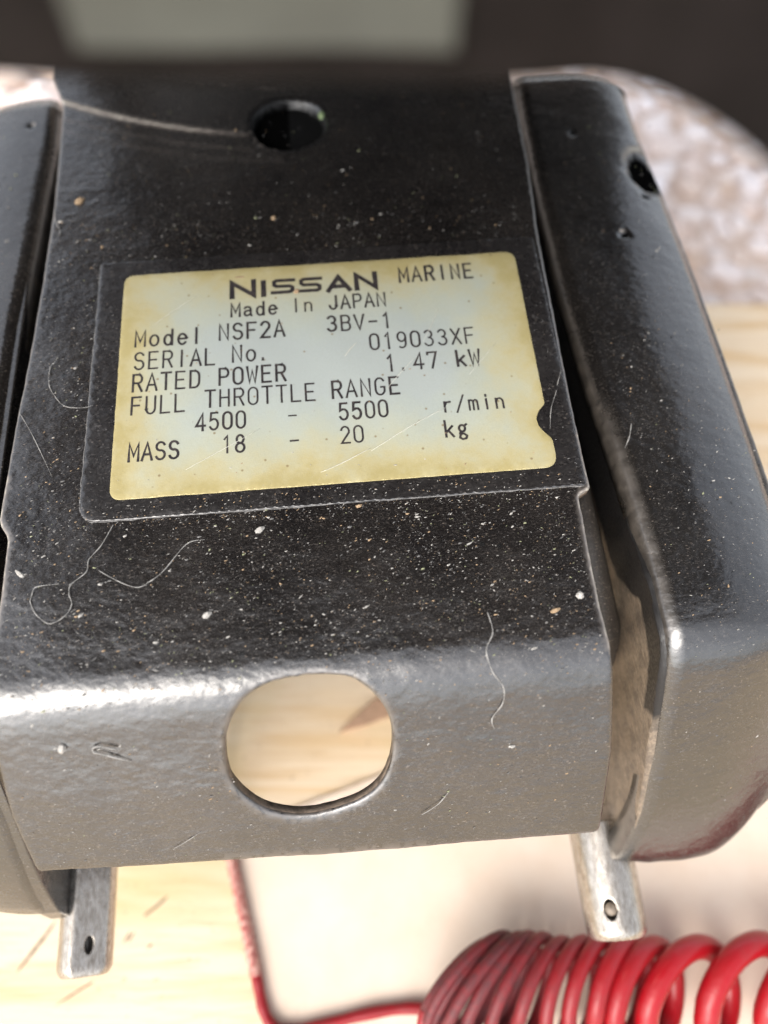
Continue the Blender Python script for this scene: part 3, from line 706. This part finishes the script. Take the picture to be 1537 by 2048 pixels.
# wide block wordmark
def block(x0, y0, w, h, kind, sw=.74):
    k = sw/2
    if kind == 'N': return [[(x0+k, y0), (x0+k, y0+h-k*.6), (x0+w-k, y0+k*.6), (x0+w-k, y0+h)]]
    if kind == 'I': return [[(x0+k, y0), (x0+k, y0+h-.35)]]
    if kind == 'A': return [[(x0+k*.8, y0), (x0+w*.5, y0+h-k), (x0+w-k*.8, y0)], [(x0+w*.26, y0+h*.27), (x0+w*.74, y0+h*.27)]]
    t, b, m = y0+h-k, y0+k, y0+h/2
    return [[(x0+w-.1, t), (x0+.75, t), (x0+k+.02, t-.25), (x0+k+.02, m+.3), (x0+.75, m+.02), (x0+w-.75, m-.02), (x0+w-k, m-.3), (x0+w-k, b+.25), (x0+w-.75, b), (x0+.05, b)]]
V = []; F = []; lay = 0
for kind, x0, w in (('N', -14.1, 4.0), ('I', -9.35, .75), ('S', -7.75, 3.5), ('S', -3.65, 3.5), ('A', .45, 3.9), ('N', 4.75, 3.6)):
    for Q in block(x0, 13.5, w, 3.0, kind):
        wd = .62 if kind == 'S' else (.80 if kind in 'NI' else .72)
        v, f = ribbon(Q, wd); b = len(V); lay += 1
        for p in v: V.append((p[0], p[1], .26+.004*(lay % 4)+float(wav(np.array([[p[0], p[1]]]))[0])))
        F += [tuple(i+b for i in q) for q in f]
obj('wordmark', V, F, M['print'], film, False)

# ------------------------------------------------------------------ loose things on the metal (world frame)
MW = motor.matrix_world
def to_world(V): return [tuple((MW @ Vector((v[0]*MM, v[1]*MM, v[2]*MM)))/MM) for v in V]
def fibre(pts, prof, lab, r=.055, lift=.12, cat='fibre'):
    q = spline([(p[0], p[1], 0) for p in pts], 8); out = []
    for i, p in enumerate(q):
        P, Nn = on(prof, p[0], p[1], r+.05+lift*(.5+.5*math.sin(i*.35))); out.append(P)
    rr = [1.0*r*(.8+.35*math.sin(i*.8))*min(1, .45+.12*min(i, len(out)-1-i)) for i in range(len(out))]
    V, F = tube(out, rr, 5)
    tag(obj('lint_fibre', to_world(V), F, M['lint'], None, True), lab, cat, 'lint fibres on the black metal')
fibre([(-38.7, 4.8), (-39.2, 3.8), (-39.7, 3.1), (-39.6, .1), (-38.5, -2.1), (-36.8, -3.9), (-33.7, -4.1), (-32.4, -2.8)], PLATE, 'hooked grey fibre just left of the nameplate border', .06)
fibre([(-43.3, -4.2), (-41, -8.2), (-37.8, -14.8)], PLATE, 'straight pale hair slanting from the plate left edge below the hooked fibre', .06)
fibre([(-29.2, -22.5), (-30.5, -25.2), (-32, -27.1), (-32.2, -28.8), (-34, -30.3), (-34.1, -31.6), (-33.7, -33), (-34.5, -34.5), (-36.2, -35.2), (-37.9, -33.9), (-38.8, -32.2), (-38.7, -31.2), (-38.2, -30.3), (-35.5, -30.1)], PLATE, 'long looping fibre hanging below the nameplate lower left corner', .075)
fibre([(-30.6, -28.8), (-28.3, -30.3), (-25.8, -31.4), (-24.2, -30.8), (-22.4, -29.3), (-19.7, -26.1), (-17.4, -25.6)], PLATE, 'curved fibre right of the looping fibre, rising to the right', .07)
fibre([(-28.7, -49.9), (-31.0, -49.4), (-31.7, -49.9), (-30, -50.4), (-27.5, -51.3)], PLATE, 'short bent hairpin fibre on the bend, left of the oval hole', .13)
fibre([(17.5, -38.3), (17.8, -40.9), (16.7, -43), (17.2, -45.4), (18.5, -47.1), (18.4, -48.7), (17.1, -50.2), (17.4, -51.3)], PLATE, 'wavy faint fibre running over the bend right of the oval hole', .09, .04)
fibre([(42.7, -11.4), (41.9, -13.6), (40.9, -15.3)], BRACK, 'short white fibre at the inner edge of the right bracket', .10)
fibre([(33.3, -3.5), (32.6, -5.1), (31.9, -7.1), (30.6, -10), (30.0, -13)], PLATE, 'fine hair crossing the torn notch of the nameplate', .05, .4)
fibre([(-41.9, 33.9), (-41.6, 31.5), (-41.3, 30.6), (-40.6, 29), (-40.8, 27.9)], PLATE, 'small crooked fibre on the upper left edge of the plate', .08)
fibre([(7.8, -60), (10.1, -58.9), (11.5, -57.7)], PLATE, 'short arched fibre below and right of the oval hole', .07)
fibre([(-24.8, -61.2), (-23, -60.5), (-20.8, -59.6)], PLATE, 'thin straight fibre near the lower edge, left of the oval hole', .05)
# pale debris one can point at
def crumb(x, y, L, w, ang, prof, mat, lab):
    P, Nn = on(prof, x, y, .08); c, s_ = math.cos(ang), math.sin(ang)
    path = [P+np.array([c*t*L, s_*t*L, .05*math.sin(t*9)]) for t in (-.5, -.2, .15, .5)]
    V, F = tube(path, [w*.3, w*.6, w*.5, w*.2], 6)
    tag(obj('dirt_crumb', to_world(V), F, mat, None, False), lab, 'crumb', 'dirt crumbs on the black metal')
D = M['dustm']
crumb(-38.1, 35.4, 1.6, .9, .7, PLATE, D[1], 'brownish crumb near the upper left edge of the plate')
crumb(-7.1, 29.2, .7, .6, .5, PLATE, D[1], 'tiny orange crumb above the nameplate')
crumb(29.4, -37.1, .9, .9, 1.4, PLATE, D[0], 'pale round crumb near the right edge above the bend')
crumb(26, -38.8, 1.3, .5, .3, PLATE, D[1], 'flat reddish crumb left of the pale round crumb')
crumb(-10.3, -24.8, 1.3, .7, .5, PLATE, D[0], 'white crumb below the middle of the nameplate')
crumb(-17, -35.7, 1.2, .7, .5, PLATE, D[0], 'white crumb above and left of the oval hole')
crumb(-35.2, -49.3, 1.2, .9, 1.4, PLATE, D[0], 'pale crumb left of the hairpin fibre')
crumb(-40.6, -28.3, 1.5, .5, 2.4, PLATE, D[0], 'bent pale crumb by the left edge under the nameplate')
crumb(-4.0, 13.9, 1.1, .9, 1.1, PLATE, D[1], 'tan crumb stuck on the wordmark of the nameplate')
crumb(-12.4, 17.4, 1.8, .4, 0, PLATE, D[1], 'brown smear above the first letter of the nameplate')

# countless dust flecks
fv = []; ff = []; fm = []
def fleck(x, y, prof, L, w, ang, mi, base=.03):
    P, Nn = on(prof, x, y, base); c, s_ = math.cos(ang), math.sin(ang)
    e = .05; sl = float(prof(y+e)-prof(y-e))/(2*e); k = 1/math.sqrt(1+sl*sl)
    tx = np.array([c, s_*k, s_*k*sl]); ty = np.array([-s_, c*k, c*k*sl])
    b = len(fv); n = 5
    for i in range(n):
        a = 2*math.pi*i/n+random.uniform(-.3, .3); q = random.uniform(.7, 1.1)
        fv.append(P+tx*math.cos(a)*L*.5*q+ty*math.sin(a)*w*.5*q)
    fv.append(P+Nn*min(L, w)*.5)
    for i in range(n): ff.append((b+i, b+(i+1) % n, b+n)); fm.append(mi)
def scatter(num, x0, x1, y0, y1, prof, big, keep):
    c = 0
    while c < num:
        x, y = random.uniform(x0, x1), random.uniform(y0, y1)
        if random.random() > keep(x, y): continue
        c += 1
        L = min(1.2, big*1.15*math.exp(random.gauss(0, .5))); w = L*random.uniform(.25, .55)
        fleck(x, y, prof, L, w, R_(random.gauss(20, 22)), random.choices([0, 1, 2, 3], [4, 2, 5, 1])[0])
def k_plate(x, y):
    if ((x+5.6)/10.6)**2+((y+51.6)/8.2)**2 < 1: return 0
    if -34 < x < 33.6 and -22 < y < 22: return 0
    if x > 31.0 and y < -22: return 0
    c = .5+.5*math.sin(x*.31+2*math.sin(y*.13))*math.sin(y*.27+1)
    return (.12 if y > 30 else .35 if y > -15 else 1.0 if y > -46 else .32)*(.45+.55*c)
scatter(5200, -42, 33, -62.5, 56, PLATE, .16, k_plate)
scatter(420, -42, 33, -62.5, 40, PLATE, .30, k_plate)
scatter(700, 42.5, 60, -66, 55, BRACK, .19, lambda x, y: .9 if -45 < y < 5 else .35)
scatter(450, -62, -50, -60, 60, BRACK, .19, lambda x, y: .6)
def k_lab(x, y): return 1 if abs(x) > 30.2 or abs(y) > 19.2 else 0
n0 = len(fv)
for _ in range(170):
    x, y = random.uniform(-33, 32.8), random.uniform(-21.6, -19.6)
    fleck(x, y, PLATE, min(.6, .22*math.exp(random.gauss(0, .5))), .14, R_(random.gauss(20, 20)), random.choice([0, 1, 2]), .22)
for _ in range(420):
    x = random.uniform(-33, 32); y = -22.1-abs(random.gauss(0, .5)); c_ = math.sin(x*.5)+math.sin(x*1.3+2)
    if c_ < random.uniform(-1.2, 1): continue
    fleck(x, y, PLATE, min(.6, .17*math.exp(random.gauss(0, .5))), .10, R_(random.gauss(15, 25)), random.choice([0, 1, 2, 2]))
for _ in range(500):
    cx_, cy_ = random.choice([(-36, -38), (-12, -30), (8, -27), (22, -34), (-24, -36), (2, -39), (28, -28), (-38, 30), (-30, 40), (-20, 28)]); x, y = cx_+random.gauss(0, 2.6), cy_+random.gauss(0, 1.6)
    if k_plate(x, y) == 0 or x < -42: continue
    fleck(x, y, PLATE, min(.5, .15*math.exp(random.gauss(0, .45))), .07, R_(random.gauss(18, 20)), random.choice([0, 1, 2, 2]))
for _ in range(60):
    x, y = random.choice([random.uniform(-33.4, -30.4), random.uniform(30.4, 33)]), random.uniform(-20, 20)
    fleck(x, y, PLATE, .22, .15, 0, 2, .22)
for _ in range(90):
    x, y = random.uniform(-29, 29), random.uniform(-18.5, 18.5)
    if y > -8 and random.random() < .6: continue
    fleck(x, y, PLATE, min(.7, .24*math.exp(random.gauss(0, .5))), .14, R_(random.gauss(20, 30)), random.choice([0, 0, 1]), .30)
me = bpy.data.meshes.new('dust'); me.from_pydata([(v[0]*MM, v[1]*MM, v[2]*MM) for v in fv], [], ff); me.update()
for m in D: me.materials.append(m)
me.polygons.foreach_set('material_index', fm)
dust = bpy.data.objects.new('dust', me); COL.objects.link(dust); dust.matrix_world = MW.copy(); dust['kind'] = 'stuff'
tag(dust, 'pale dust flecks scattered over the black painted metal', 'dust')

# ------------------------------------------------------------------ coiled red lanyard on the card
lan = bpy.data.objects.new('coiled_lanyard', None); COL.objects.link(lan); lan.location = (.03, -.005, .0011); lan.empty_display_size = .01
tag(lan, 'red coiled plastic lanyard lying on the pale card below the motor', 'lanyard')
lan_inv = Vector(lan.location)
def lobj(name, V, F, mat): return obj(name, [(v[0]-30, v[1]+5, v[2]-1.1) for v in V], F, mat, lan, True)
AXY = -7.0
e1 = np.array([0, .87, .5]); dd_ = np.array([0, -.5, .87])
# per turn: x of the left outer edge, ring radius, wire radius, lean of the ring along the axis
turns = [(6.0, 8.1, 1.0, .80), (6.9, 8.7, 1.0, .78), (8.0, 8.4, 1.0, .76), (9.8, 9.0, 1.05, .72), (13.0, 8.6, 1.1, .66), (17.0, 8.4, 1.1, .62), (21.2, 8.1, 1.15, .62), (25.6, 8.1, 1.2, .62),
         (29.4, 7.9, 1.3, .64), (33.6, 7.7, 1.5, .66), (36.6, 7.6, 1.75, .70), (42.0, 7.5, 2.0, .78), (52.4, 7.5, 2.1, .84), (62.6, 7.5, 2.15, .86), (73, 7.5, 2.15, .86), (84, 7.5, 2.15, .86), (96, 7.5, 2.15, .86), (108, 7.5, 2.15, .86)]
TA = np.array(turns); ks = np.arange(len(TA))
path = []; rad = []; gri = []
per = 40
for i in range((len(TA)-1)*per):
    f = i/per; k = int(f); th = 2*math.pi*(f-k)
    x = np.interp(f, ks, TA[:, 0]); RR = np.interp(f, ks, TA[:, 1])*(1+.015*math.sin(k*2.3)); ws = np.interp(f, ks, TA[:, 2]); lean = np.interp(f, ks, TA[:, 3])
    e2 = np.array([-lean, 0, 0])+math.sqrt(1-lean*lean)*dd_
    e1t = e1+np.array([np.interp(x, [8, 14, 25], [.45, .35, .04]), 0, 0])
    rk = math.sin(k*12.9898)*43758.5; rk = rk-math.floor(rk); rk2 = (rk*7919) % 1
    sm = .5-.5*math.cos(th)
    lean = lean+(rk-.5)*.10*sm; RR = RR*(1+(rk2-.5)*.06*sm)
    p = np.array([x+ws+RR*lean, AXY+.35*math.sin(k*1.7), 1.2+ws+RR*.88])+RR*(math.cos(th)*e2+math.sin(th)*e1t)
    p[2] = max(p[2], 1.15+ws)
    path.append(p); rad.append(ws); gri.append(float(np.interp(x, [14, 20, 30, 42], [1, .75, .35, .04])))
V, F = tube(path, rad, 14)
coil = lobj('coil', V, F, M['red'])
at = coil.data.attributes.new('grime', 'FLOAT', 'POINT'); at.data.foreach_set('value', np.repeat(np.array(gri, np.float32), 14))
p0 = path[0]
c1 = spline([p0, p0+np.array([-.4, -3.2, -2.0]), (11.2, -10.0, 3.6), (8.4, -9.9, 2.6), (3, -9.9, 2.3), (-4, -10.9, 2.3), (-12, -12.6, 2.3), (-17.0, -13.3, 2.3), (-19.8, -12.6, 2.3), (-21.6, -10.3, 2.3), (-22.7, -7.2, 2.3), (-23.5, -4.5, 2.3)], 8)
V, F = tube(c1, [1.0+.05*math.sin(i*.7) for i in range(len(c1))], 10)
c = lobj('cord', V, F, M['red']); at = c.data.attributes.new('grime', 'FLOAT', 'POINT'); at.data.foreach_set('value', np.full(len(V), .35, np.float32))
c2 = spline([(-23.5, -4.9, 2.3), (-25.4, 1, 2.2), (-27.6, 7.5, 2.2), (-29.8, 14, 2.2), (-32.5, 22, 3), (-36, 34, 14), (-38, 44, 34), (-38, 50, 48)], 14)
V, F = tube(c2, [1.12+.12*math.sin(i*1.9)+.06*random.random() for i in range(len(c2))], 10)
lobj('faded_cord', V, F, M['faded'])
